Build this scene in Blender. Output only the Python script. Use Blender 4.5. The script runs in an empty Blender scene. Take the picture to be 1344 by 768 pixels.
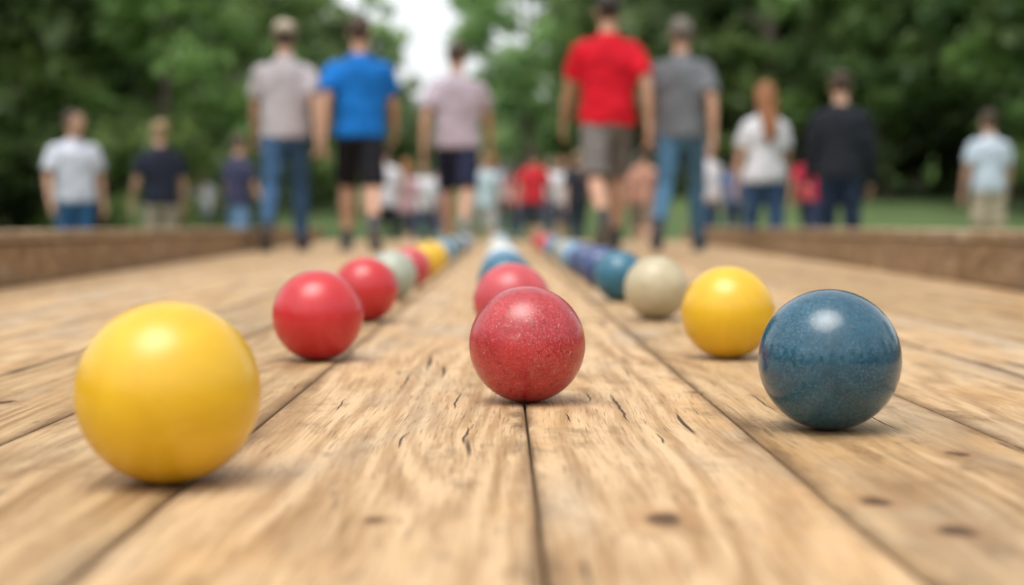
import bpy, bmesh, math, random
import numpy as np
from mathutils import Vector, Matrix, noise
R=math.radians
random.seed(7); rng=np.random.default_rng(11)
sc=bpy.context.scene
sc.view_settings.view_transform='Standard'
try: sc.view_settings.look='None'
except: pass
sc.view_settings.exposure=0

# ------------------------------------------------------------ world / light
SUN_EL,SUN_AZ=R(72),R(-150)   # azimuth measured from +Y toward +X (high, slightly behind the camera)
w=bpy.data.worlds.new("World"); sc.world=w; w.use_nodes=True
nt=w.node_tree; nt.nodes.clear()
out=nt.nodes.new('ShaderNodeOutputWorld'); bg=nt.nodes.new('ShaderNodeBackground')
sky=nt.nodes.new('ShaderNodeTexSky'); sky.sky_type='NISHITA'; sky.sun_disc=False
sky.sun_elevation=SUN_EL; sky.sun_rotation=SUN_AZ; sky.dust_density=3.0; sky.air_density=1.0
hs=nt.nodes.new('ShaderNodeHueSaturation'); hs.inputs['Saturation'].default_value=0.15; hs.inputs['Value'].default_value=1.85
nt.links.new(sky.outputs[0],hs.inputs['Color']); nt.links.new(hs.outputs[0],bg.inputs[0])
bg.inputs[1].default_value=0.15
nt.links.new(bg.outputs[0],out.inputs[0])
sl=bpy.data.lights.new('sun','SUN'); sl.energy=1.3; sl.angle=R(42); sl.color=(1,.955,.87)
so=bpy.data.objects.new('sun',sl); sc.collection.objects.link(so)
sd=Vector((math.sin(SUN_AZ)*math.cos(SUN_EL),math.cos(SUN_AZ)*math.cos(SUN_EL),math.sin(SUN_EL)))
so.rotation_euler=(-sd).to_track_quat('-Z','Y').to_euler()

# ------------------------------------------------------------ camera
cd=bpy.data.cameras.new('camera'); cam=bpy.data.objects.new('camera',cd); sc.collection.objects.link(cam)
cam.location=(0,0,.175); cam.rotation_euler=(R(90-2.64),0,R(-.37))
cd.lens=50; cd.sensor_width=36; cd.clip_start=.02; cd.clip_end=2000
cd.dof.use_dof=True; cd.dof.focus_distance=1.31; cd.dof.aperture_fstop=3.0
sc.camera=cam

# ------------------------------------------------------------ node helpers
class NT:
    def __init__(s,name):
        s.m=bpy.data.materials.new(name); s.m.use_nodes=True; s.t=s.m.node_tree
        s.b=s.t.nodes['Principled BSDF']; s.o=s.t.nodes['Material Output']
    def n(s,typ,**k):
        x=s.t.nodes.new(typ)
        for a,v in k.items(): setattr(x,a,v)
        return x
    def l(s,a,b): s.t.links.new(a,b)
    def setin(s,sock,v):
        if isinstance(v,bpy.types.NodeSocket): s.l(v,sock)
        else: sock.default_value=v
    def math(s,op,a,b=0.,c=None,clamp=False):
        x=s.n('ShaderNodeMath',operation=op,use_clamp=clamp); s.setin(x.inputs[0],a); s.setin(x.inputs[1],b)
        if c is not None: s.setin(x.inputs[2],c)
        return x.outputs[0]
    def vmath(s,op,a,b=(0,0,0)):
        x=s.n('ShaderNodeVectorMath',operation=op); s.setin(x.inputs[0],a); s.setin(x.inputs[1],b)
        return x.outputs['Value'] if op in('LENGTH','DOT_PRODUCT','DISTANCE') else x.outputs[0]
    def mix(s,f,a,b,mode='MIX'):
        x=s.n('ShaderNodeMix',data_type='RGBA',blend_type=mode)
        s.setin(x.inputs[0],f); s.setin(x.inputs[6],a if isinstance(a,bpy.types.NodeSocket) else (*a,1)); s.setin(x.inputs[7],b if isinstance(b,bpy.types.NodeSocket) else (*b,1))
        return x.outputs[2]
    def noise(s,vec,scale,detail=3,rough=.5,dist=0.):
        x=s.n('ShaderNodeTexNoise'); s.l(vec,x.inputs['Vector']); x.inputs['Scale'].default_value=scale
        x.inputs['Detail'].default_value=detail; x.inputs['Roughness'].default_value=rough; x.inputs['Distortion'].default_value=dist
        return x.outputs[0]
    def ss(s,v,a,b,o0=0.,o1=1.):
        x=s.n('ShaderNodeMapRange',interpolation_type='SMOOTHSTEP'); s.setin(x.inputs[0],v)
        for i,q in zip((1,2,3,4),(a,b,o0,o1)): x.inputs[i].default_value=q
        return x.outputs[0]
    def obj(s): return s.n('ShaderNodeTexCoord').outputs['Object']
    def bump(s,h,strength,dist):
        x=s.n('ShaderNodeBump'); x.inputs['Strength'].default_value=strength; x.inputs['Distance'].default_value=dist
        s.l(h,x.inputs['Height']); s.l(x.outputs[0],s.b.inputs['Normal'])

def simple(name,col,rough=.7,var=.25,scale=6.,bump=0.,bscale=200.,spec=.5,sss=0.):
    t=NT(name); P=t.obj(); n=t.noise(P,scale,4,.6)
    c2=tuple(max(0,c*(1-var)) for c in col); c1=tuple(min(1,c*(1+var*.6)) for c in col)
    t.l(t.mix(t.ss(n,.3,.7),c2,c1),t.b.inputs['Base Color'])
    t.b.inputs['Roughness'].default_value=rough; t.b.inputs['Specular IOR Level'].default_value=spec
    if bump: t.bump(t.noise(P,bscale,3,.6),bump,.004)
    return t.m

def wood_mat(name,light,dark,gray,knots=(),cracks=(),rough=.62,warm=(.62,.33,.12),contrast=1.):
    t=NT(name); P=t.obj()
    at=t.n('ShaderNodeAttribute',attribute_name='rnd').outputs['Fac']
    uu=t.n('ShaderNodeAttribute',attribute_name='u').outputs['Fac']
    off=t.n('ShaderNodeCombineXYZ'); t.l(t.math('MULTIPLY',at,17.3),off.inputs[0]); t.l(t.math('MULTIPLY',at,41.7),off.inputs[1]); t.l(t.math('MULTIPLY',at,5.1),off.inputs[2])
    Q=t.vmath('ADD',P,off.outputs[0])
    wv=t.noise(t.vmath('MULTIPLY',Q,(3.,1.1,1)),1,3,.5)
    wx=t.n('ShaderNodeCombineXYZ'); t.l(t.math('MULTIPLY',t.math('SUBTRACT',wv,.5),.06),wx.inputs[0])
    Q2=t.vmath('ADD',Q,wx.outputs[0])
    g1=t.noise(t.vmath('MULTIPLY',Q2,(52,2.4,52)),1,6,.68)
    g2=t.noise(t.vmath('MULTIPLY',Q2,(320,8.,320)),1,4,.6)
    g3=t.noise(t.vmath('MULTIPLY',Q2,(900,36.,900)),1,3,.6)
    ringn=t.noise(t.vmath('MULTIPLY',Q2,(5.0,.38,5)),1,2,.45)
    ring=t.math('MULTIPLY_ADD',t.math('SINE',t.math('MULTIPLY',ringn,120.)),.5,.5)
    broad=t.noise(t.vmath('MULTIPLY',Q,(6,1.8,6)),1,5,.62)
    broad2=t.noise(t.vmath('MULTIPLY',Q,(4.1,2.4,4)),1.7,5,.65)
    blot=t.noise(t.vmath('MULTIPLY',Q,(22,8,22)),1,5,.65)
    stain=t.noise(t.vmath('MULTIPLY',Q,(9,4.5,9)),1.3,6,.7)
    f=t.math('ADD',t.math('MULTIPLY',g1,.48),t.math('MULTIPLY',ring,.10))
    f=t.math('ADD',f,t.math('MULTIPLY',g2,.30))
    f=t.math('ADD',f,t.math('MULTIPLY',g3,.12))
    f=t.ss(f,.37,.61)
    c=t.mix(f,dark,light)
    c=t.mix(t.ss(broad2,.47,.67,0,.55),c,warm)
    c=t.mix(t.ss(broad,.46,.66,0,.60),c,gray)
    c=t.mix(t.ss(stain,.55,.70,0,.55*contrast),c,tuple(x*.50 for x in dark))
    c=t.mix(t.ss(blot,.55,.73,0,.55*contrast),c,tuple(x*.48 for x in dark))
    c=t.mix(t.ss(blot,.44,.28,0,.32),c,tuple(min(1,x*1.15) for x in light))
    tint=t.n('ShaderNodeCombineXYZ')
    t.l(t.math('MULTIPLY_ADD',at,.24,.84),tint.inputs[0]); t.l(t.math('MULTIPLY_ADD',at,.26,.82),tint.inputs[1]); t.l(t.math('MULTIPLY_ADD',at,.34,.76),tint.inputs[2])
    c=t.mix(1.,c,tint.outputs[0],'MULTIPLY')
    ed=t.math('ABSOLUTE',t.math('SUBTRACT',uu,.5))
    en=t.math('MULTIPLY_ADD',t.math('SUBTRACT',blot,.5),.22,ed)
    c=t.mix(t.ss(en,.42,.52,0,.7),c,(.12,.065,.028))
    pore=t.noise(t.vmath('MULTIPLY',Q2,(520,16,520)),1,2,.5)
    c=t.mix(t.ss(pore,.59,.69,0,.55),c,tuple(x*.38 for x in dark))
    ck=t.noise(t.vmath('MULTIPLY',Q2,(115,2.6,115)),1,2,.4); reg=t.noise(t.vmath('MULTIPLY',Q,(9,3,9)),1,2,.5)
    cm=t.math('MULTIPLY',t.ss(ck,.68,.715),t.ss(reg,.50,.57))
    wob=t.noise(P,55.,5,.7); wobb=t.noise(t.vmath('ADD',P,(3.1,1.7,0)),60.,5,.7); wobc=t.noise(P,16.,4,.55)
    wob2=t.n('ShaderNodeCombineXYZ')
    t.l(t.math('MULTIPLY',t.math('SUBTRACT',wob,.5),.022),wob2.inputs[0]); t.l(t.math('MULTIPLY',t.math('SUBTRACT',wobb,.5),.030),wob2.inputs[1])
    Pk=t.vmath('ADD',P,wob2.outputs[0])
    wob3=t.n('ShaderNodeCombineXYZ'); t.l(t.math('MULTIPLY',t.math('SUBTRACT',wobc,.5),.010),wob3.inputs[0])
    Pc=t.vmath('ADD',P,wob3.outputs[0])
    km=None; halo=None
    for (x,y,rx,ry) in knots:
        d=t.vmath('LENGTH',t.vmath('MULTIPLY',t.vmath('SUBTRACT',Pk,(x,y,0)),(1/rx,1/ry,0)))
        a=t.ss(d,1.25,.55); h=t.ss(d,2.8,.8)
        km=a if km is None else t.math('MAXIMUM',km,a); halo=h if halo is None else t.math('MAXIMUM',halo,h)
    for (x,y,rx,ry) in cracks:
        d=t.vmath('LENGTH',t.vmath('MULTIPLY',t.vmath('SUBTRACT',Pc,(x,y,0)),(1/rx,1/ry,0)))
        cm=t.math('MAXIMUM',cm,t.ss(d,1.1,.5))
    if halo is not None:
        c=t.mix(t.math('MULTIPLY',halo,.45),c,(.27,.13,.05))
        kc=t.mix(t.ss(t.noise(P,260,3,.6),.35,.65),(.035,.018,.010),(.11,.055,.025))
        c=t.mix(t.math('MULTIPLY',km,.9),c,kc)
    c=t.mix(t.math('MULTIPLY',cm,.9),c,(.04,.024,.015))
    t.l(c,t.b.inputs['Base Color'])
    t.l(t.math('MULTIPLY_ADD',broad,.25,rough-.1),t.b.inputs['Roughness'])
    hgt=t.math('ADD',t.math('MULTIPLY',g1,.5),t.math('MULTIPLY',g2,.40))
    hgt=t.math('SUBTRACT',hgt,t.math('MULTIPLY',cm,1.6))
    t.bump(hgt,.8,.002)
    t.b.inputs['Specular IOR Level'].default_value=.2
    return t.m

# ------------------------------------------------------------ generic mesh helpers
def link(o): sc.collection.objects.link(o); return o
def mesh_obj(name,verts,faces,mats=(),smooth=False):
    me=bpy.data.meshes.new(name); me.from_pydata([tuple(v) for v in verts],[],faces); me.update()
    for m in mats: me.materials.append(m)
    if smooth: me.polygons.foreach_set('use_smooth',[True]*len(me.polygons))
    return link(bpy.data.objects.new(name,me))

def prism_list(name,prisms,mat,bevel=.003):
    V=[];F=[];A=[];U=[]
    for c,z0,z1,r in prisms:
        b=len(V)
        for z in (z0,z1):
            for k,p in enumerate(c): V.append((p[0],p[1],z)); A.append(r); U.append(0. if k in(0,3) else 1.)
        F+= [(b+3,b+2,b+1,b),(b+4,b+5,b+6,b+7)]+[(b+i,b+(i+1)%4,b+4+(i+1)%4,b+4+i) for i in range(4)]
    o=mesh_obj(name,V,F,[mat])
    at=o.data.attributes.new('rnd','FLOAT','POINT'); at.data.foreach_set('value',A)
    at=o.data.attributes.new('u','FLOAT','POINT'); at.data.foreach_set('value',U)
    if bevel:
        m=o.modifiers.new('bevel','BEVEL'); m.width=bevel; m.segments=2; m.limit_method='ANGLE'
    return o

# ------------------------------------------------------------ terrain
def sst(x,a,b):
    t=min(1,max(0,(x-a)/(b-a))); return t*t*(3-2*t)
def gz(x,y):
    z=-.43+.13*sst(x,-1.5,1.8)
    z+=sst(y,22,58)*2.1+sst(abs(x),14,40)*1.2+sst(-y,14,45)*1.2
    return z
def axis(vals):
    return sorted(set(vals))
xs=axis([-600,-300,-150,-100,-70]+list(range(-50,51,2))+[70,100,150,300,600]+[-1.5,-.5,.5,1,1.5])
ys=axis([-600,-300,-150,-100,-70]+list(range(-50,91,2))+[110,150,300,600])
V=[(x,y,gz(x,y)+(0 if abs(x)>50 or y>60 or y<-20 else .03*noise.noise(Vector((x*.4,y*.4,0))))) for y in ys for x in xs]
nx=len(xs); F=[(j*nx+i,j*nx+i+1,(j+1)*nx+i+1,(j+1)*nx+i) for j in range(len(ys)-1) for i in range(nx-1)]
t=NT('grass'); P=t.obj()
a=t.noise(P,.5,5,.6); b=t.noise(P,14,5,.7)
c=t.mix(t.ss(a,.35,.65),(.06,.105,.026),(.11,.165,.048)); c=t.mix(t.ss(b,.4,.7,0,.5),c,(.04,.065,.018))
t.l(c,t.b.inputs['Base Color']); t.b.inputs['Roughness'].default_value=.9; t.bump(b,.8,.05)
mesh_obj('grass_ground',V,F,[t.m],True)

# ------------------------------------------------------------ deck
knots=[(.0965,.845,.0125,.019),(.238,.90,.010,.016),(.352,1.09,.009,.011),(.262,.81,.013,.017),(-.076,.845,.007,.009),(.205,1.5,.006,.010),(-.50,1.42,.011,.015),(.42,1.75,.008,.014),(-.33,.72,.012,.02),(.55,2.4,.01,.03),(-.62,2.6,.012,.03),(-.36,1.95,.008,.02)]
cracks=[(.113,1.375,.0015,.11),(-.046,1.43,.0012,.07),(-.032,1.19,.0013,.055),(-.082,1.16,.0012,.045),(.131,1.17,.0011,.03),(.089,1.46,.0012,.04),(.06,1.30,.0009,.03),(-.11,1.62,.0012,.09),(.15,1.72,.001,.08),(.34,1.27,.0012,.06),(-.30,1.30,.0012,.07),(-.07,1.70,.001,.06),(.26,1.42,.0011,.08),(-.16,1.40,.0010,.05)]
wm=wood_mat('weathered_deck_timber',(.56,.385,.215),(.315,.185,.082),(.39,.315,.225),knots,cracks,warm=(.49,.285,.115))
WA,WS=1.16,.063
YE=18.0; Y0=-2.2
seams=[-.215,.0215,.2085,.411]
x=-.215
L=[]
while x>-2.6: x-=.192+random.uniform(-.006,.006); L.append(x)
Rr=[]; x=.411
while x<2.6: x+=.194+random.uniform(-.006,.006); Rr.append(x)
S=sorted(L+seams+Rr)
pr=[]
for i in range(len(S)-1):
    x1,x2=S[i]+.0009,S[i+1]-.0009
    def ystart(xx): return max(Y0,(abs(xx)-WA-.10)/WS)
    ya,yb=ystart(x1),ystart(x2)
    if min(ya,yb)>=YE-.2: continue
    joints=[3.9+1.3*((i*7)%5)/2+random.uniform(0,1.) , 11+random.uniform(-2,2)]
    segs=[];cur=(ya,yb)
    for j in joints:
        if j>max(cur)+.4: segs.append((cur,(j,j))); cur=(j+.002,j+.002)
    segs.append((cur,(YE,YE)))
    zz=random.uniform(-.0012,.0002)
    if -.22<x1<.42: zz=random.uniform(-.0005,0)
    for (s1,s2),(e1,e2) in segs:
        if e1<=s1 or e2<=s2: continue
        pr.append(([(x1,s1),(x2,s2),(x2,e2),(x1,e1)],-.035,zz,random.random()))
prism_list('wooden_deck',pr,wm,.0026)
sub=simple('seam_dirt_timber',(.065,.038,.02),.9)
def xw(y,o=0): return WA+WS*y+o
pr=[([(-xw(Y0,.07),Y0+.01),(xw(Y0,.07),Y0+.01),(xw(YE,.07),YE-.02),(-xw(YE,.07),YE-.02)],-.6,-.0065,.5)]
prism_list('deck_substructure',pr,sub,0)
wl=wood_mat('wall_cap_timber',(.72,.56,.37),(.50,.36,.21),(.60,.50,.38),warm=(.64,.45,.26),contrast=.5)
wb=wood_mat('wall_sleeper_timber',(.66,.46,.27),(.38,.24,.13),(.52,.41,.29),warm=(.58,.34,.17),contrast=.7)
for sgn in (-1,1):
    low=[];cap=[];y=Y0;k=0
    def q(a,b,o1,o2):
        c=[(sgn*xw(a,o1),a),(sgn*xw(a,o2),a),(sgn*xw(b,o2),b),(sgn*xw(b,o1),b)]
        return c if sgn>0 else c[::-1]
    while y<YE:
        y2=min(YE,y+.55+random.uniform(-.15,.15))
        o=random.uniform(0,.008)
        low.append((q(y+.003,y2-.003,-.004+o,.105),.002,.127+random.uniform(-.002,.002),random.random())); y=y2
    y=Y0
    while y<YE:
        y2=min(YE,y+2.4)
        cap.append((q(y+.0015,y2-.0015,-.009,.125),.131,.166+random.uniform(-.0025,.0015),random.random())); y=y2
    fas=[(q(Y0,YE,.108,.128),-.62,-.004,random.random())]
    e=bpy.data.objects.new('court_side_wall',None); link(e)
    for nm,pp,mm in (('sleeper_boards',low,wb),('cap_boards',cap,wl),('outer_fascia',fas,wb)):
        o=prism_list(nm,pp,mm,.006); o.parent=e
prism_list('deck_end_fascia',[([(-xw(YE,.12),YE+.004),(xw(YE,.12),YE+.004),(xw(YE,.12),YE+.034),(-xw(YE,.12),YE+.034)],-.6,-.002,.3)],wb,.003)

# ------------------------------------------------------------ balls
def ball_mat(name,col,col2,speck=None,speck_amt=.5,rough=.22,scr=.3,mott=14.,coat=.25,crough=.18):
    t=NT(name); P=t.obj()
    n=t.noise(P,mott,6,.7,.8)
    c=t.mix(t.ss(n,.35,.68),col,col2)
    if speck:
        v=t.n('ShaderNodeTexVoronoi'); v.inputs['Scale'].default_value=560; t.l(P,v.inputs['Vector'])
        r=t.n('ShaderNodeSeparateColor'); t.l(v.outputs['Color'],r.inputs[0])
        m=t.math('MULTIPLY',t.ss(v.outputs['Distance'],.50,.14),t.math('GREATER_THAN',r.outputs[0],.55))
        n3=t.noise(P,300,3,.7)
        m2=t.ss(n3,.54,.70,0,.7)
        patch=t.ss(t.noise(P,26,4,.6),.35,.65,.4,1.)
        mm=t.math('MULTIPLY',t.math('MULTIPLY',t.math('MAXIMUM',m,m2),speck_amt),patch)
        c=t.mix(mm,c,speck)
        dk=t.ss(t.noise(P,230,3,.6),.45,.32,0,.6); c=t.mix(dk,c,tuple(x*.40 for x in col))
    sc1=t.noise(t.vmath('MULTIPLY',P,(1,4,2.5)),60,5,.75)
    sm=t.ss(sc1,.54,.72,0,scr)
    c=t.mix(t.math('MULTIPLY',sm,.4),c,(.45,.38,.32))
    sf=t.noise(t.vmath('MULTIPLY',P,(30,2.2,9)),22,2,.5)
    c=t.mix(t.ss(sf,.71,.75,0,scr),c,(.55,.48,.42))
    t.l(c,t.b.inputs['Base Color'])
    rn=t.noise(P,45,4,.6)
    r=t.math('MULTIPLY_ADD',sm,.35,t.math('MULTIPLY_ADD',rn,.16,rough-.08))
    t.l(r,t.b.inputs['Roughness'])
    t.b.inputs['Coat Weight'].default_value=coat; t.b.inputs['Coat Roughness'].default_value=crough
    t.bump(t.math('ADD',sc1,t.noise(P,420,2,.6)),.10,.0005)
    return t.m
BM={
 'yellow':ball_mat('yellow_resin',(.66,.385,.006),(.74,.45,.010),None,rough=.33,scr=.12,coat=.3,crough=.22),
 'red':ball_mat('red_resin_speckled',(.34,.014,.020),(.45,.026,.032),(.68,.27,.23),.5,rough=.30,scr=.55,coat=.3,crough=.2),
 'red2':ball_mat('red_resin',(.47,.010,.016),(.54,.022,.024),None,rough=.30,scr=.15,coat=.3),
 'blue':ball_mat('blue_resin_speckled',(.007,.056,.095),(.015,.088,.140),(.09,.26,.36),.65,rough=.20,scr=.15,coat=.35,crough=.11),
 'teal':ball_mat('teal_resin',(.012,.10,.16),(.025,.14,.21),None,rough=.30,scr=.1),
 'beige':ball_mat('beige_resin',(.40,.34,.20),(.50,.43,.28),None,rough=.36,scr=.2),
 'pink':ball_mat('dusty_red_resin',(.44,.04,.05),(.53,.07,.08),None,rough=.36,scr=.2),
 'gray':ball_mat('sage_resin',(.31,.34,.26),(.40,.42,.34),None,rough=.36,scr=.2),
 'navy':ball_mat('navy_resin',(.025,.05,.14),(.045,.08,.20),None,rough=.30,scr=.1),
 'white':ball_mat('white_resin',(.62,.62,.60),(.72,.72,.70),None,rough=.36,scr=.2),
 'sky':ball_mat('light_blue_resin',(.14,.26,.38),(.20,.33,.45),None,rough=.36,scr=.2),
}
bmb=bmesh.new(); bmesh.ops.create_uvsphere(bmb,u_segments=96,v_segments=64,radius=1.)
for f in bmb.faces: f.smooth=True
def ball(x,y,r,col):
    me=bpy.data.meshes.new('bocce_ball'); bmb.to_mesh(me); me.transform(Matrix.Scale(r,4)); me.materials.append(BM[col])
    o=link(bpy.data.objects.new('bocce_ball',me)); o.location=(x,y,r-.0004)
    o.rotation_euler=(random.uniform(0,6),random.uniform(0,6),random.uniform(0,6))
ball(-.2286,.970,.0624,'yellow'); ball(.0243,1.418,.0581,'red'); ball(.282,1.223,.0609,'blue')
ball(-.2425,1.863,.0594,'red2'); ball(.2993,1.888,.0617,'yellow')
for x,y,c in [(-.2526,2.62,'red2'),(-.260,3.35,'gray'),(-.268,4.05,'pink'),(-.266,4.77,'yellow'),(-.27,5.5,'yellow'),(-.27,6.2,'sky'),(-.27,6.9,'teal'),(-.275,7.6,'gray'),(-.28,8.3,'navy'),(-.28,9.,'teal'),(-.28,9.8,'white'),(-.28,10.6,'sky'),
              (.014,2.2,'pink'),(.004,2.95,'teal'),(.0,3.7,'sky'),(.0,4.45,'white'),(-.005,5.2,'beige'),(-.01,5.95,'white'),(-.01,6.7,'sky'),(-.01,7.5,'sky'),(-.015,8.3,'white'),(-.02,9.1,'sky'),(-.02,10.,'white'),(-.02,11.,'sky'),
              (.287,2.68,'beige'),(.276,3.35,'teal'),(.276,4.1,'navy'),(.279,4.85,'navy'),(.28,5.6,'sky'),(.28,6.3,'beige'),(.28,7.,'teal'),(.285,7.8,'sky'),(.29,8.6,'pink'),(.29,9.4,'red2'),(.29,10.3,'red2'),(.29,11.2,'pink')]:
    ball(x+random.uniform(-.004,.004),y,.060,c)

# ------------------------------------------------------------ people
def loft(bm,rings,n=16):
    prev=None; first=None
    for c,u,v in rings:
        vs=[bm.verts.new(c+u*math.cos(2*math.pi*i/n)+v*math.sin(2*math.pi*i/n)) for i in range(n)]
        if prev:
            for i in range(n): bm.faces.new((prev[i],prev[(i+1)%n],vs[(i+1)%n],vs[i]))
        else: first=vs
        prev=vs
    bm.faces.new(first[::-1]); bm.faces.new(prev)
def limb(bm,pts,rad,n=14,flat=1.,cap=True):
    pts=[Vector(p) for p in pts]; rings=[]
    N=len(pts)
    for i,(p,r) in enumerate(zip(pts,rad)):
        d=(pts[min(i+1,N-1)]-pts[max(i-1,0)]).normalized()
        ref=Vector((0,1,0)) if abs(d.y)<.8 else Vector((0,0,1))
        u=d.cross(ref).normalized(); v=d.cross(u).normalized()
        if i==0 and cap: rings.append((p-d*r*.75,u*r*.5,v*r*.5*flat)); rings.append((p-d*r*.45,u*r*.85,v*r*.85*flat))
        rings.append((p,u*r,v*r*flat))
        if i==N-1 and cap: rings.append((p+d*r*.45,u*r*.85,v*r*.85*flat)); rings.append((p+d*r*.75,u*r*.5,v*r*.5*flat))
    loft(bm,rings,n)
def vrings(lst):
    return [(Vector((0,y,z)),Vector((a,0,0)),Vector((0,b,0))) for z,a,b,y in lst]
def ell(bm,c,r,seg=12,M=None):
    rings=[]
    for k in range(1,9):
        th=math.pi*k/9; s=math.sin(th); z=-math.cos(th)
        rings.append((Vector(c)+Vector((0,0,r[2]*z)),Vector((r[0]*s,0,0)),Vector((0,r[1]*s,0))))
    loft(bm,rings,seg)
def finish(bm,name,mat,parent,vox=None,fold=0.,fseed=0,smooth_it=3):
    bmesh.ops.recalc_face_normals(bm,faces=bm.faces)
    me=bpy.data.meshes.new(name); bm.to_mesh(me); bm.free()
    o=link(bpy.data.objects.new(name,me))
    if vox:
        m=o.modifiers.new('r','REMESH'); m.mode='VOXEL'; m.voxel_size=vox
        m=o.modifiers.new('s','SMOOTH'); m.factor=.5; m.iterations=smooth_it
        sc.collection.objects.unlink(o); tmp.collection.objects.link(o)
        with bpy.context.temp_override(scene=tmp,view_layer=tmp.view_layers[0]):
            dg=bpy.context.evaluated_depsgraph_get()
        dg.update()
        me2=bpy.data.meshes.new_from_object(o.evaluated_get(dg))
        tmp.collection.objects.unlink(o); sc.collection.objects.link(o)
        o.modifiers.clear(); o.data=me2; bpy.data.meshes.remove(me); me=me2; me.name=name
        if fold and vox<.02:
            for v in me.vertices:
                p=v.co*1.; q=Vector((p.x*7+fseed,p.y*7,p.z*11))
                d=noise.noise(q)+.5*abs(noise.noise(q*2.3))
                v.co=v.co+v.normal*(d*fold)
    me.materials.clear(); me.materials.append(mat)
    me.polygons.foreach_set('use_smooth',[True]*len(me.polygons))
    o.parent=parent; return o
tmp=bpy.data.scenes.new('tmp_remesh')
def Dv(a,side=0,s=0):
    return Vector((math.sin(R(s))*side,math.sin(R(a))*math.cos(R(s)),-math.cos(R(a))*math.cos(R(s))))
_mc={}
def cloth(col,nm='cloth'):
    k=(nm,col)
    if k not in _mc: _mc[k]=simple(nm,col,.85,.18,9,.25,500,.2)
    return _mc[k]
SK=[simple('skin',(.58,.34,.24),.5,.12,8,0,0,.4),simple('skin_tanned',(.52,.29,.19),.5,.12,8,0,0,.4)]
HAIR={'brown':simple('brown_hair',(.07,.04,.025),.6,.4,60),'dark':simple('dark_hair',(.025,.018,.014),.6,.4,60),'auburn':simple('auburn_hair',(.30,.11,.035),.55,.45,40),'grey':simple('grey_hair',(.16,.13,.11),.6,.3,60),'blond':simple('blond_hair',(.30,.20,.10),.6,.3,60)}
EYEW=simple('eye_white',(.75,.74,.72),.3,.05); EYEB=simple('eye_iris',(.05,.03,.02),.2,.05); LIP=simple('lips',(.42,.14,.12),.5,.1)

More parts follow.
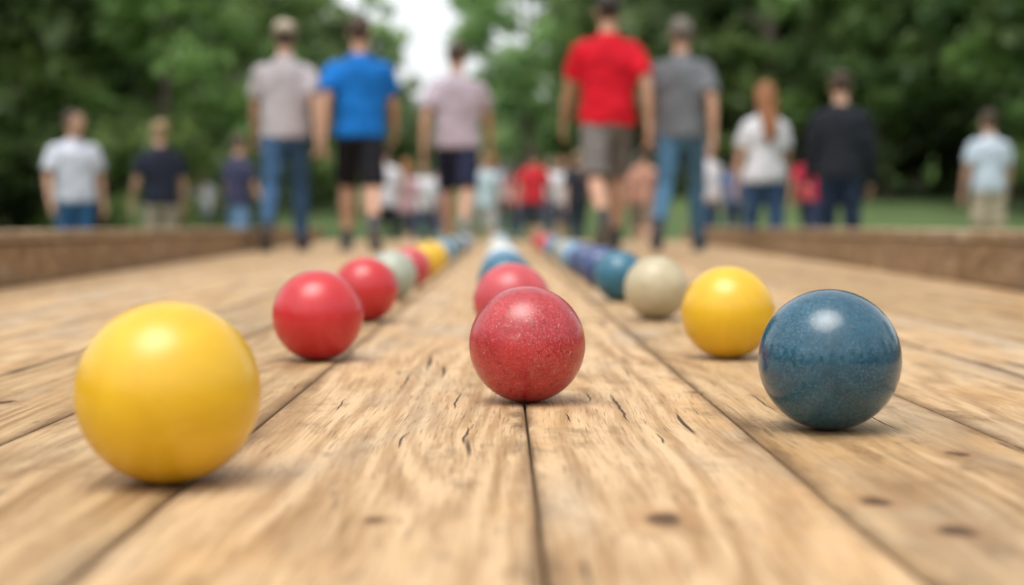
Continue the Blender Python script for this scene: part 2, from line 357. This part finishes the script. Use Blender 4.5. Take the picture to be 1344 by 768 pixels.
def person(name,loc,h,top,bot,botcol,heading=0,legs=(24,10,-14,-34),arms=(-22,-12,20,42),female=False,hair='brown',cap=None,vox=.016,skin=0,headyaw=0,shoe=(.5,.5,.5),wide=1.,sleeve=.5,sock=None,longhair=False,splay=11):
    E=bpy.data.objects.new(name,None); link(E); fs=random.uniform(0,50)
    sw=(.170 if not female else .148)*wide; hw=(1. if not female else .90)*wide; hipw=1. if not female else 1.05
    J=[]; low=9
    for side,th,shn in ((-1,legs[0],legs[1]),(1,legs[2],legs[3])):
        hip=Vector((side*.085,0,.92)); kn=hip+Dv(th,side,2)*.43; an=kn+Dv(shn,side,0)*.41
        fp=12 if shn>5 else (0 if shn>-8 else max(-48,shn*1.1))
        if abs(shn)<5: fp=0
        Fd=Vector((side*.12,math.cos(R(fp)),math.sin(R(fp)))).normalized(); U=Vector((0,-math.sin(R(fp)),math.cos(R(fp))))
        low=min(low,(an-U*.08-Fd*.06).z,(an-U*.08+Fd*.17).z)
        J.append((side,hip,kn,an,Fd,U))
    dz=-low; Z=Vector((0,0,dz))
    J=[(s,a+Z,b+Z,c+Z,f,u) for s,a,b,c,f,u in J]
    A=[]
    for side,ua,fa in ((-1,arms[0],arms[1]),(1,arms[2],arms[3])):
        sh=Vector((side*sw,-.005,1.39))+Z; el=sh+Dv(ua,side,splay)*.285; wr=el+Dv(fa,side,splay*.25)*.255
        A.append((side,sh,el,wr,(wr-el).normalized()))
    def vr(l,k=1.): return [(c+Z,u,v) for c,u,v in vrings(l)]
    HM=Matrix.Translation(Vector((0,.01,1.56))+Z)@Matrix.Rotation(R(headyaw),4,'Z')@Matrix.Scale(1.04,4)@Matrix.Translation(-(Vector((0,.01,1.56))))
    def head_rings(k=1.,ys=0.):
        L=[(-.118,.028,.03,.045),(-.105,.043,.05,.035),(-.07,.056,.075,.022),(-.03,.066,.088,.01),(.01,.073,.096,0),(.05,.075,.098,-.004),(.08,.066,.086,-.006),(.102,.045,.06,-.006),(.115,.02,.026,-.006)]
        return [(Vector((0,.015+y+ys,1.633+z*k)),Vector((a*k,0,0)),Vector((0,b*k,0))) for z,a,b,y in L]
    bm=bmesh.new()
    loft(bm,vr([(.85,.10*hipw,.085,0),(.90,.145*hipw,.105,0),(.97,.150*hipw,.108,-.005),(1.08,.132*hw,.095,0),(1.20,.142*hw,.100,0),(1.32,.150*hw,.104,0),(1.38,.130*hw,.085,-.005),(1.425,.09*hw,.068,-.01),(1.47,.060,.058,-.005)]),20)
    limb(bm,[Vector((0,-.012,1.44))+Z,Vector((0,0,1.52))+Z,Vector((0,.012,1.58))+Z],[.064,.058,.058])
    for side,hip,kn,an,Fd,U in J:
        m1=hip.lerp(kn,.5); m2=kn.lerp(an,.3)+Vector((0,-.012,0))
        limb(bm,[hip,m1,kn,m2,kn.lerp(an,.7),an,an-U*.04],[.086,.074,.054,.058,.042,.034,.034])
    for side,sh,el,wr,d in A:
        limb(bm,[sh+Vector((-side*.022,0,-.035)),sh.lerp(el,.45),el,el.lerp(wr,.35),wr],[.044,.046,.038,.038,.026])
    b0=len(bm.verts)
    loft(bm,head_rings(),18)
    limb(bm,[(0,.105,1.655),(0,.122,1.628),(0,.128,1.612)],[.009,.013,.015],8)
    for s in (-1,1): ell(bm,(s*.076,.0,1.625),(.010,.020,.032))
    bm.verts.ensure_lookup_table()
    for v in bm.verts[b0:]: v.co=HM@v.co
    finish(bm,'body',SK[skin],E,vox*.85,smooth_it=2)
    for nm,cs,r,mt in (('eyes',[(-.030,.103,1.645),(.030,.103,1.645)],(.013,.008,.008),EYEW),('irises',[(-.030,.110,1.645),(.030,.110,1.645)],(.006,.003,.006),EYEB),('mouth',[(0,.103,1.578)],(.024,.009,.007),LIP),('eyebrows',[(-.031,.108,1.664),(.031,.108,1.664)],(.018,.006,.004),HAIR[hair])):
        bm=bmesh.new()
        for c in cs: ell(bm,c,r,10)
        for v in bm.verts: v.co=HM@v.co
        finish(bm,nm,mt,E)
    bm=bmesh.new()
    for side,sh,el,wr,d in A:
        inn=Vector((-side,0,0)); inn=(inn-d*inn.dot(d)).normalized(); fw=d.cross(inn)*side
        if fw.y<0: fw=-fw
        palm=wr+d*.045
        loft(bm,[(wr-d*.02,fw*.024,inn*.02),(wr+d*.015,fw*.032,inn*.017),(palm,fw*.041,inn*.016),(wr+d*.085,fw*.040,inn*.013),(wr+d*.095,fw*.034,inn*.009)],14)
        for k,(o,Ln) in enumerate(((.030,.068),(.010,.076),(-.010,.070),(-.029,.055))):
            p0=wr+d*.080+fw*o; p1=p0+d*Ln*.5+inn*.006; p2=p1+d*Ln*.30+inn*.014; p3=p2+d*Ln*.15+inn*.014
            limb(bm,[p0,p1,p2,p3],[.0098,.009,.008,.0068],8)
        t0=wr+d*.03+fw*.03; t1=t0+d*.03+fw*.022+inn*.008; t2=t1+d*.028+fw*.006+inn*.008
        limb(bm,[t0,t1,t2],[.014,.011,.009],8)
    finish(bm,'hands',SK[skin],E)
    bm=bmesh.new()
    loft(bm,vr([(.875,.170*hipw*wide,.130,-.003),(.95,.172*hipw*wide,.132,-.003),(1.08,.156*hw,.124,-.002),(1.20,.164*hw,.125,0),(1.30,.174*hw,.128,0),(1.36,.166*hw,.118,-.004),(1.405,.138*hw,.102,-.008),(1.445,.102,.085,-.012),(1.478,.076,.072,-.006),(1.495,.068,.067,-.004)]),24)
    for side,sh,el,wr,d in A:
        s0=sh+Vector((-side*.07,0,.018)); s1=sh+Vector((-side*.004,0,-.024))
        if sleeve>1:
            limb(bm,[s0,s1,sh.lerp(el,.45),el,el.lerp(wr,.5),wr],[.056,.066,.062,.053,.048,.038],16)
        else:
            en=sh.lerp(el,sleeve+.22); dd=(el-sh).normalized()
            limb(bm,[s0,s1,s1.lerp(en,.5),en,en+dd*.004],[.056,.066,.069,.071,.066],16,cap=False)
    finish(bm,'t_shirt' if sleeve<1 else 'pullover',cloth(top),E,vox,.013,fs,4)
    bm=bmesh.new()
    loft(bm,vr([(.80,.09,.085,0),(.85,.145*hipw,.115,0),(.92,.164*hipw,.125,-.004),(1.0,.150*hipw,.118,-.003),(1.03,.145*hipw,.112,-.002)]),20)
    for side,hip,kn,an,Fd,U in J:
        if bot=='shorts':
            e=hip.lerp(kn,.92)
            limb(bm,[hip,hip.lerp(kn,.4),e,e+(kn-hip).normalized()*.01],[.096,.094,.090,.086],16,cap=False)
        else:
            limb(bm,[hip,hip.lerp(kn,.5),kn,kn.lerp(an,.35)+Vector((0,-.01,0)),kn.lerp(an,.75),an-(an-kn).normalized()*.01],[.098,.083,.066,.063,.052,.053],16,cap=False)
    finish(bm,'shorts' if bot=='shorts' else 'jeans',cloth(botcol,'denim' if bot!='shorts' else 'cloth'),E,vox,.010 if bot=='shorts' else .013,fs+9)
    bm=bmesh.new(); bs=bmesh.new()
    for side,hip,kn,an,Fd,U in J:
        X=Fd.cross(U).normalized()
        loft(bm,[(an+Fd*s-U*.074+U*hh,X*ww,U*hh) for s,ww,hh in ((-.068,.018,.02),(-.06,.032,.038),(-.02,.038,.052),(.03,.040,.048),(.08,.046,.036),(.13,.048,.028),(.175,.040,.022),(.192,.02,.012))],14)
        loft(bs,[(an+Fd*s-U*.078,X*ww,U*.011) for s,ww in ((-.074,.02),(-.06,.037),(.0,.042),(.08,.050),(.13,.052),(.175,.044),(.198,.022))],14)
        if sock: limb(bm,[an+(kn-an)*.15,an-U*.03],[.044,.044],12)
    finish(bm,'shoes',cloth(shoe,'shoe_canvas'),E); finish(bs,'shoe_soles',cloth(tuple(min(.5,x*2+.05) for x in shoe),'rubber'),E)
    bm=bmesh.new(); loft(bm,head_rings(1.07,-.006),20)
    for v in bm.verts:
        p=v.co
        if p.y>.045 and p.z<1.685: p.y=.02+(p.y-.02)*.55; p.x*=.80
        if p.z<1.60 : p.x*=.70; p.y=-.005+(p.y)*.55
    if longhair:
        loft(bm,[(Vector((0,-.03,1.70)),Vector((.07,0,0)),Vector((0,.06,0))),(Vector((0,-.06,1.60)),Vector((.085,0,0)),Vector((0,.055,0))),(Vector((0,-.085,1.50)),Vector((.085,0,0)),Vector((0,.045,0))),(Vector((0,-.12,1.40)),Vector((.075,0,0)),Vector((0,.035,0))),(Vector((0,-.135,1.30)),Vector((.055,0,0)),Vector((0,.028,0))),(Vector((0,-.135,1.22)),Vector((.02,0,0)),Vector((0,.012,0)))],16)
    for v in bm.verts: v.co=HM@v.co
    finish(bm,'hair',HAIR[hair],E,min(vox,.013),.012,fs)
    if cap:
        bm=bmesh.new()
        loft(bm,[(Vector((0,.008,1.675)),Vector((.088,0,0)),Vector((0,.110,0))),(Vector((0,.008,1.71)),Vector((.086,0,0)),Vector((0,.106,0))),(Vector((0,.005,1.745)),Vector((.068,0,0)),Vector((0,.083,0))),(Vector((0,.004,1.762)),Vector((.038,0,0)),Vector((0,.045,0))),(Vector((0,.004,1.768)),Vector((.01,0,0)),Vector((0,.01,0)))],20)
        loft(bm,[(Vector((0,.09,1.684)),Vector((.078,0,0)),Vector((0,0,.006))),(Vector((0,.14,1.682)),Vector((.070,0,0)),Vector((0,0,.006))),(Vector((0,.175,1.674)),Vector((.045,0,0)),Vector((0,0,.005))),(Vector((0,.188,1.67)),Vector((.015,0,0)),Vector((0,0,.003)))],16)
        for v in bm.verts: v.co=HM@v.co
        finish(bm,'cap',cloth(cap,'cap_cotton'),E)
    E.scale=(h/1.75,)*3; E.location=loc; E.rotation_euler=(0,0,R(heading))
    return E

def PX(px,d): return (px-660)/1867*d
W1=(30,8,-20,-52); W2=(-20,-54,30,8)
person('walking_man',(PX(376,10.2),10.2,0),1.64,(.46,.41,.43),'jeans',(.045,.10,.19),heading=3,legs=(-14,-44,20,6),arms=(20,34,-22,-6),cap=(.42,.36,.27),hair='brown',shoe=(.03,.03,.035),wide=1.10)
person('walking_man',(PX(473,10.1),10.1,0),1.69,(.008,.15,.50),'shorts',(.012,.012,.016),heading=5,legs=(26,4,-12,-50),arms=(-22,-6,20,48),hair='brown',skin=1,shoe=(.06,.06,.07),sock=1,wide=1.12)
person('walking_man',(PX(600,11.3),11.3,0),1.68,(.46,.38,.43),'shorts',(.018,.022,.05),heading=-4,legs=W1,arms=(-20,-4,18,36),hair='brown',skin=1,wide=1.14,shoe=(.2,.2,.2))
person('walking_man',(PX(797,9.9),9.9,0),1.82,(.60,.008,.022),'shorts',(.17,.155,.145),heading=6,legs=(-16,-52,26,8),arms=(20,34,-20,0),hair='dark',skin=1,wide=1.12,sock=1,shoe=(.05,.05,.05))
person('walking_man',(PX(893,10.2),10.2,0),1.70,(.16,.17,.185),'jeans',(.075,.17,.27),heading=-14,legs=(-18,-52,28,10),arms=(18,36,-20,-6),hair='grey',skin=1,shoe=(.03,.04,.06),wide=1.08)
def G(x,y): return (x,y,gz(x,y)+.0)
def P2(name,px,d,*a,**k):
    x=PX(px,d); k.setdefault('vox',.019)
    return person(name,G(x,d),*a,**k)
P2('standing_woman',1003,11.5,1.60,(.66,.66,.69),'jeans',(.04,.08,.16),legs=(10,2,-6,-16),arms=(6,16,8,26),heading=8,female=True,hair='auburn',longhair=True,wide=1.10)
P2('standing_man',1102,11.0,1.67,(.018,.021,.028),'jeans',(.018,.028,.055),legs=(3,0,-3,-4),arms=(4,12,4,14),hair='brown',sleeve=2,wide=1.08,heading=-8)
P2('standing_man',1297,14.4,1.64,(.52,.60,.68),'shorts',(.42,.35,.25),legs=(3,0,-3,-4),arms=(2,14,4,20),hair='brown',skin=0,heading=10,wide=1.12)
P2('standing_man',100,13.0,1.65,(.60,.62,.70),'jeans',(.04,.12,.26),heading=215,legs=(3,0,-3,-4),arms=(-4,10,6,24),hair='brown',headyaw=25,skin=1,wide=1.2)
P2('standing_man',212,13.9,1.63,(.02,.024,.04),'jeans',(.34,.29,.22),heading=30,legs=(4,0,-3,-4),arms=(4,30,4,14),hair='blond',headyaw=10,skin=0,wide=1.12)
P2('standing_man',314,15.9,1.60,(.05,.05,.10),'shorts',(.14,.24,.38),heading=-40,legs=(10,2,-5,-14),arms=(4,30,10,34),hair='brown',wide=1.15)
far=[(505,19.2,1.72,(.62,.60,.64),'jeans',(.02,.02,.03)),(535,22,1.66,(.58,.34,.38),'shorts',(.05,.05,.06)),(556,24,1.70,(.70,.70,.72),'jeans',(.06,.08,.14)),(636,21.5,1.70,(.50,.60,.64),'shorts',(.45,.42,.38)),(664,30,1.68,(.66,.56,.58),'jeans',(.05,.06,.1)),(701,23,1.78,(.58,.03,.04),'shorts',(.05,.05,.06)),(738,25,1.68,(.68,.66,.68),'shorts',(.06,.06,.09)),(680,27,1.70,(.55,.12,.12),'jeans',(.05,.06,.1)),(758,21,1.60,(.03,.03,.04),'jeans',(.03,.04,.06)),(838,24,1.7,(.5,.16,.12),'shorts',(.3,.25,.2)),(930,19.6,1.66,(.70,.64,.68),'jeans',(.04,.06,.12)),(1062,21,1.70,(.52,.03,.07),'jeans',(.04,.05,.1)),(962,25,1.66,(.10,.16,.3),'jeans',(.04,.05,.1)),(270,27,1.6,(.6,.6,.62),'shorts',(.2,.2,.25)),(722,29,1.7,(.62,.62,.64),'jeans',(.1,.1,.15)),(575,30,1.7,(.62,.42,.48),'jeans',(.1,.1,.15)),(648,34,1.7,(.3,.4,.6),'jeans',(.1,.1,.15)),(845,20.5,1.62,(.50,.25,.18),'shorts',(.3,.2,.15))]
for i,(px,d,h,tc,b,bc) in enumerate(far):
    fem=i%3==1
    P2('strolling_woman' if fem else 'strolling_man',px,d,h-.04,tc,b,bc,heading=random.uniform(-30,30)+(180 if i%4==2 else 0),legs=(18,4,-10,-28) if i%2 else (-8,-28,16,4),female=fem,longhair=fem,hair=['brown','auburn','dark','blond','grey'][i%5],vox=.028,skin=i%2,wide=1.1)
bpy.data.scenes.remove(tmp)

# ------------------------------------------------------------ trees
def leaf_mat(name,dark,light,transl=.35):
    t=NT(name)
    at=t.n('ShaderNodeAttribute',attribute_name='tint').outputs['Fac']
    oi=t.n('ShaderNodeObjectInfo').outputs['Random']
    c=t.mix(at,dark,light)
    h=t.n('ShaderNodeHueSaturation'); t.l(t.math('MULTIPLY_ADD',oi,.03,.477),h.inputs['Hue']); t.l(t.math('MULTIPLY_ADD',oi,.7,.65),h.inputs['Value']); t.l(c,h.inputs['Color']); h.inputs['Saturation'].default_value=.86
    t.l(h.outputs[0],t.b.inputs['Base Color']); t.b.inputs['Roughness'].default_value=.5
    tr=t.n('ShaderNodeBsdfTranslucent')
    h2=t.n('ShaderNodeHueSaturation'); h2.inputs['Value'].default_value=1.6; t.l(h.outputs[0],h2.inputs['Color']); t.l(h2.outputs[0],tr.inputs[0])
    mx=t.n('ShaderNodeMixShader'); mx.inputs[0].default_value=transl
    t.l(t.b.outputs[0],mx.inputs[1]); t.l(tr.outputs[0],mx.inputs[2]); t.l(mx.outputs[0],t.o.inputs[0])
    return t.m
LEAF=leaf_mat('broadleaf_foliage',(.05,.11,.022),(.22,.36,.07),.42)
LEAFD=leaf_mat('hazed_foliage',(.12,.22,.07),(.27,.42,.13),.42)  # lighter greens: distance haze painted into the leaf colour
BARK=simple('bark',(.20,.16,.12),.9,.4,5,.8,30)
def leaf_arrays(clumps,per,size,spread):
    N=len(clumps)*per
    C=np.repeat(clumps,per,0)
    d=rng.normal(size=(N,3)); d/=np.linalg.norm(d,axis=1)[:,None]
    rad=rng.random(N)**.45
    p=C[:,:3]+d*(rad*C[:,3])[:,None]*np.array([1,1,.72])
    s=size*(.6+.8*rng.random(N))
    nrm=d*.6+rng.normal(size=(N,3))*.6+np.array([0,0,.45]); nrm/=np.linalg.norm(nrm,axis=1)[:,None]
    a=np.cross(nrm,rng.normal(size=(N,3))); a/=np.linalg.norm(a,axis=1)[:,None]; b=np.cross(nrm,a)
    V=np.stack([p-a*s[:,None],p-b*(s*.45)[:,None],p+a*s[:,None],p+b*(s*.45)[:,None]],1).reshape(-1,3)
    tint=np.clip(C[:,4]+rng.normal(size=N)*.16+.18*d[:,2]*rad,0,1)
    return V,np.repeat(tint,4)
def make_mesh(name,bmv,bmf,LV,tint,leafmat):
    nb=len(bmv); V=np.concatenate([np.array(bmv).reshape(-1,3),LV]) if nb else LV
    nl=len(LV)//4; LF=(np.arange(nl*4)+nb).reshape(-1,4)
    faces=[tuple(f) for f in bmf]+LF.tolist()
    me=bpy.data.meshes.new(name); me.from_pydata(V.tolist(),[],faces)
    me.materials.append(leafmat); me.materials.append(BARK)
    mi=np.zeros(len(faces),dtype=np.int32); mi[:len(bmf)]=1; me.polygons.foreach_set('material_index',mi)
    sm=np.zeros(len(faces),dtype=bool); sm[:len(bmf)]=True; me.polygons.foreach_set('use_smooth',sm)
    at=me.attributes.new('tint','FLOAT','POINT'); at.data.foreach_set('value',np.concatenate([np.zeros(nb),tint]).astype(np.float32))
    me.update(); return me
def tree_mesh(H,cr,base,nclump,per,size,seed):
    random.seed(seed)
    bm=bmesh.new()
    lean=Vector((random.uniform(-.3,.3),random.uniform(-.3,.3),0))
    tp=[Vector((0,0,-.3)),Vector((0,0,.4))]+[Vector((lean.x*k/4+random.uniform(-.12,.12),lean.y*k/4+random.uniform(-.12,.12),H*.72*k/4+.3)) for k in (1,2,3,4)]
    limb(bm,tp,[.34,.24,.20,.16,.10,.04],10,cap=False)
    cl=[]
    nb=13
    for k in range(nb):
        z0=base*.9+(H*.70-base*.9)*k/nb; az=k*2.4+random.uniform(-.4,.4)
        fr=z0/H; p0=Vector((lean.x*fr,lean.y*fr,z0))
        prof=math.sin(math.pi*min(1,max(.12,(z0-base)/(H-base)*.8+.22)))**.6
        Ln=cr*prof*random.uniform(.65,1.05)
        d=Vector((math.cos(az),math.sin(az),.45+.3*fr))
        p1=p0+d*Ln*.5+Vector((0,0,random.uniform(-.1,.2))); p2=p0+d*Ln*.95+Vector((random.uniform(-.3,.3),random.uniform(-.3,.3),random.uniform(-.2,.4)))
        limb(bm,[p0,p1,p2],[.085,.055,.018],7,cap=False)
        for f in (.45,.75,1.):
            c=p0.lerp(p2,f)+Vector((random.uniform(-.5,.5),random.uniform(-.5,.5),random.uniform(-.3,.4)))
            cl.append((c.x,c.y,c.z,random.uniform(.55,.95),random.uniform(.1,.9)))
    while len(cl)<nclump:
        az=random.uniform(0,6.283); zz=random.uniform(base,H); tt=(zz-base)/(H-base)
        prof=math.sin(math.pi*min(1,tt*.82+.18))**.55; rr=cr*prof*math.sqrt(random.uniform(.25,1.1))
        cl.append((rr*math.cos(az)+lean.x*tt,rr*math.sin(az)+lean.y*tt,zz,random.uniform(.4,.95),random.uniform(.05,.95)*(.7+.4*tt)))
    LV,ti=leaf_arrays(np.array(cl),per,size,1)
    bm.verts.index_update()
    bv=[tuple(v.co) for v in bm.verts]; bf=[[v.index for v in f.verts] for f in bm.faces]; bm.free()
    return bv,bf,LV,ti
TM=[]; TMD=[]
for s,(H,cr,base) in enumerate([(10,3.3,1.6),(11.5,3.0,1.2),(9,3.4,2.2),(12,3.8,2.6)]):
    a=tree_mesh(H,cr,base,78,70,.245,s+3)
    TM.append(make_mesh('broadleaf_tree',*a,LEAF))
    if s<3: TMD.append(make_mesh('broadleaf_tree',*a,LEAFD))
random.seed(21)
def tree(x,y,s,k,sx=1.,far=False):
    L=TMD if far else TM; o=link(bpy.data.objects.new('broadleaf_tree',L[k%len(L)])); o.location=(x,y,gz(x,y)-.05)
    o.scale=(s*sx,s*sx,s); o.rotation_euler=(0,0,random.uniform(0,6.28))
for px,d,s,k in [(-60,27,1.0,0),(25,31,.95,2),(215,29,.82,3),(300,40,.85,1),(-160,31,1.1,3),(170,44,.85,0)]: tree(PX(px,d),d,s,k)
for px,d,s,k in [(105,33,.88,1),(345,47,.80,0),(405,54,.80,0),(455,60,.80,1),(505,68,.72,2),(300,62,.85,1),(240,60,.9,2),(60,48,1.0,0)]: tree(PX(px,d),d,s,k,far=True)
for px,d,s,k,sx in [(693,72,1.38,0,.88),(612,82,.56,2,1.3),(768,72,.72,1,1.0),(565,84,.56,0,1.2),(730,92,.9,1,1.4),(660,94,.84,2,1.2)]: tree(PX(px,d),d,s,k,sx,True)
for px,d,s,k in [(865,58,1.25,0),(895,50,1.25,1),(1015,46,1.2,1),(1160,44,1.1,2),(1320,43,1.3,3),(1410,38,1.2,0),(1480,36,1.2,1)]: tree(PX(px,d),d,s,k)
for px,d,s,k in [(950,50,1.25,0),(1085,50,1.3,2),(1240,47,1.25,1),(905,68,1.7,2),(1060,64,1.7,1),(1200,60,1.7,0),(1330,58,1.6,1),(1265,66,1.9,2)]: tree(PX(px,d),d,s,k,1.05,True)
for i in range(16):  # unseen trees beside and behind the camera, added to darken ball reflections
    a=math.pi/2+R(55)+R(250)*i/15; r=random.uniform(28,36)
    tree(r*math.cos(a),r*math.sin(a),random.uniform(.8,1.1),i)
def mass(name,pts,per,size,mat):
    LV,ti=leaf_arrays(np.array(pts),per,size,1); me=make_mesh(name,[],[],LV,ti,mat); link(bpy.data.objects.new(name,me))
pts=[]
for i in range(120):
    px=random.uniform(-150,470); d=random.uniform(25,33)+(px>330)*12; x=PX(px,d); z=gz(x,d)
    hgt=random.uniform(.2,2.3); pts.append((x,d+hgt*.3,z+hgt,random.uniform(.5,.9),random.uniform(.0,.7)))
mass('shrub_border',pts,90,.20,LEAF)
pts=[]
for i in range(130):
    px=random.uniform(800,1500); d=random.uniform(42,50); x=PX(px,d); z=gz(x,d)
    hgt=random.uniform(.2,2.8); pts.append((x,d+hgt*.3,z+hgt,random.uniform(.7,1.2),random.uniform(.0,.6)))
mass('shrub_border',pts,90,.26,LEAF)
pts=[]
for i in range(500):
    a=R(random.uniform(50,130)); r=random.uniform(95,112); z0=gz(0,90)
    hm=6+2.5*noise.noise(Vector((a*9,0,3))); pts.append((r*math.cos(a),r*math.sin(a),z0+hm*random.random(),random.uniform(1.2,2.),random.uniform(.2,.9)))
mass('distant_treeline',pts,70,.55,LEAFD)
print('verts',sum(len(o.data.vertices) for o in bpy.data.objects if o.type=='MESH'))
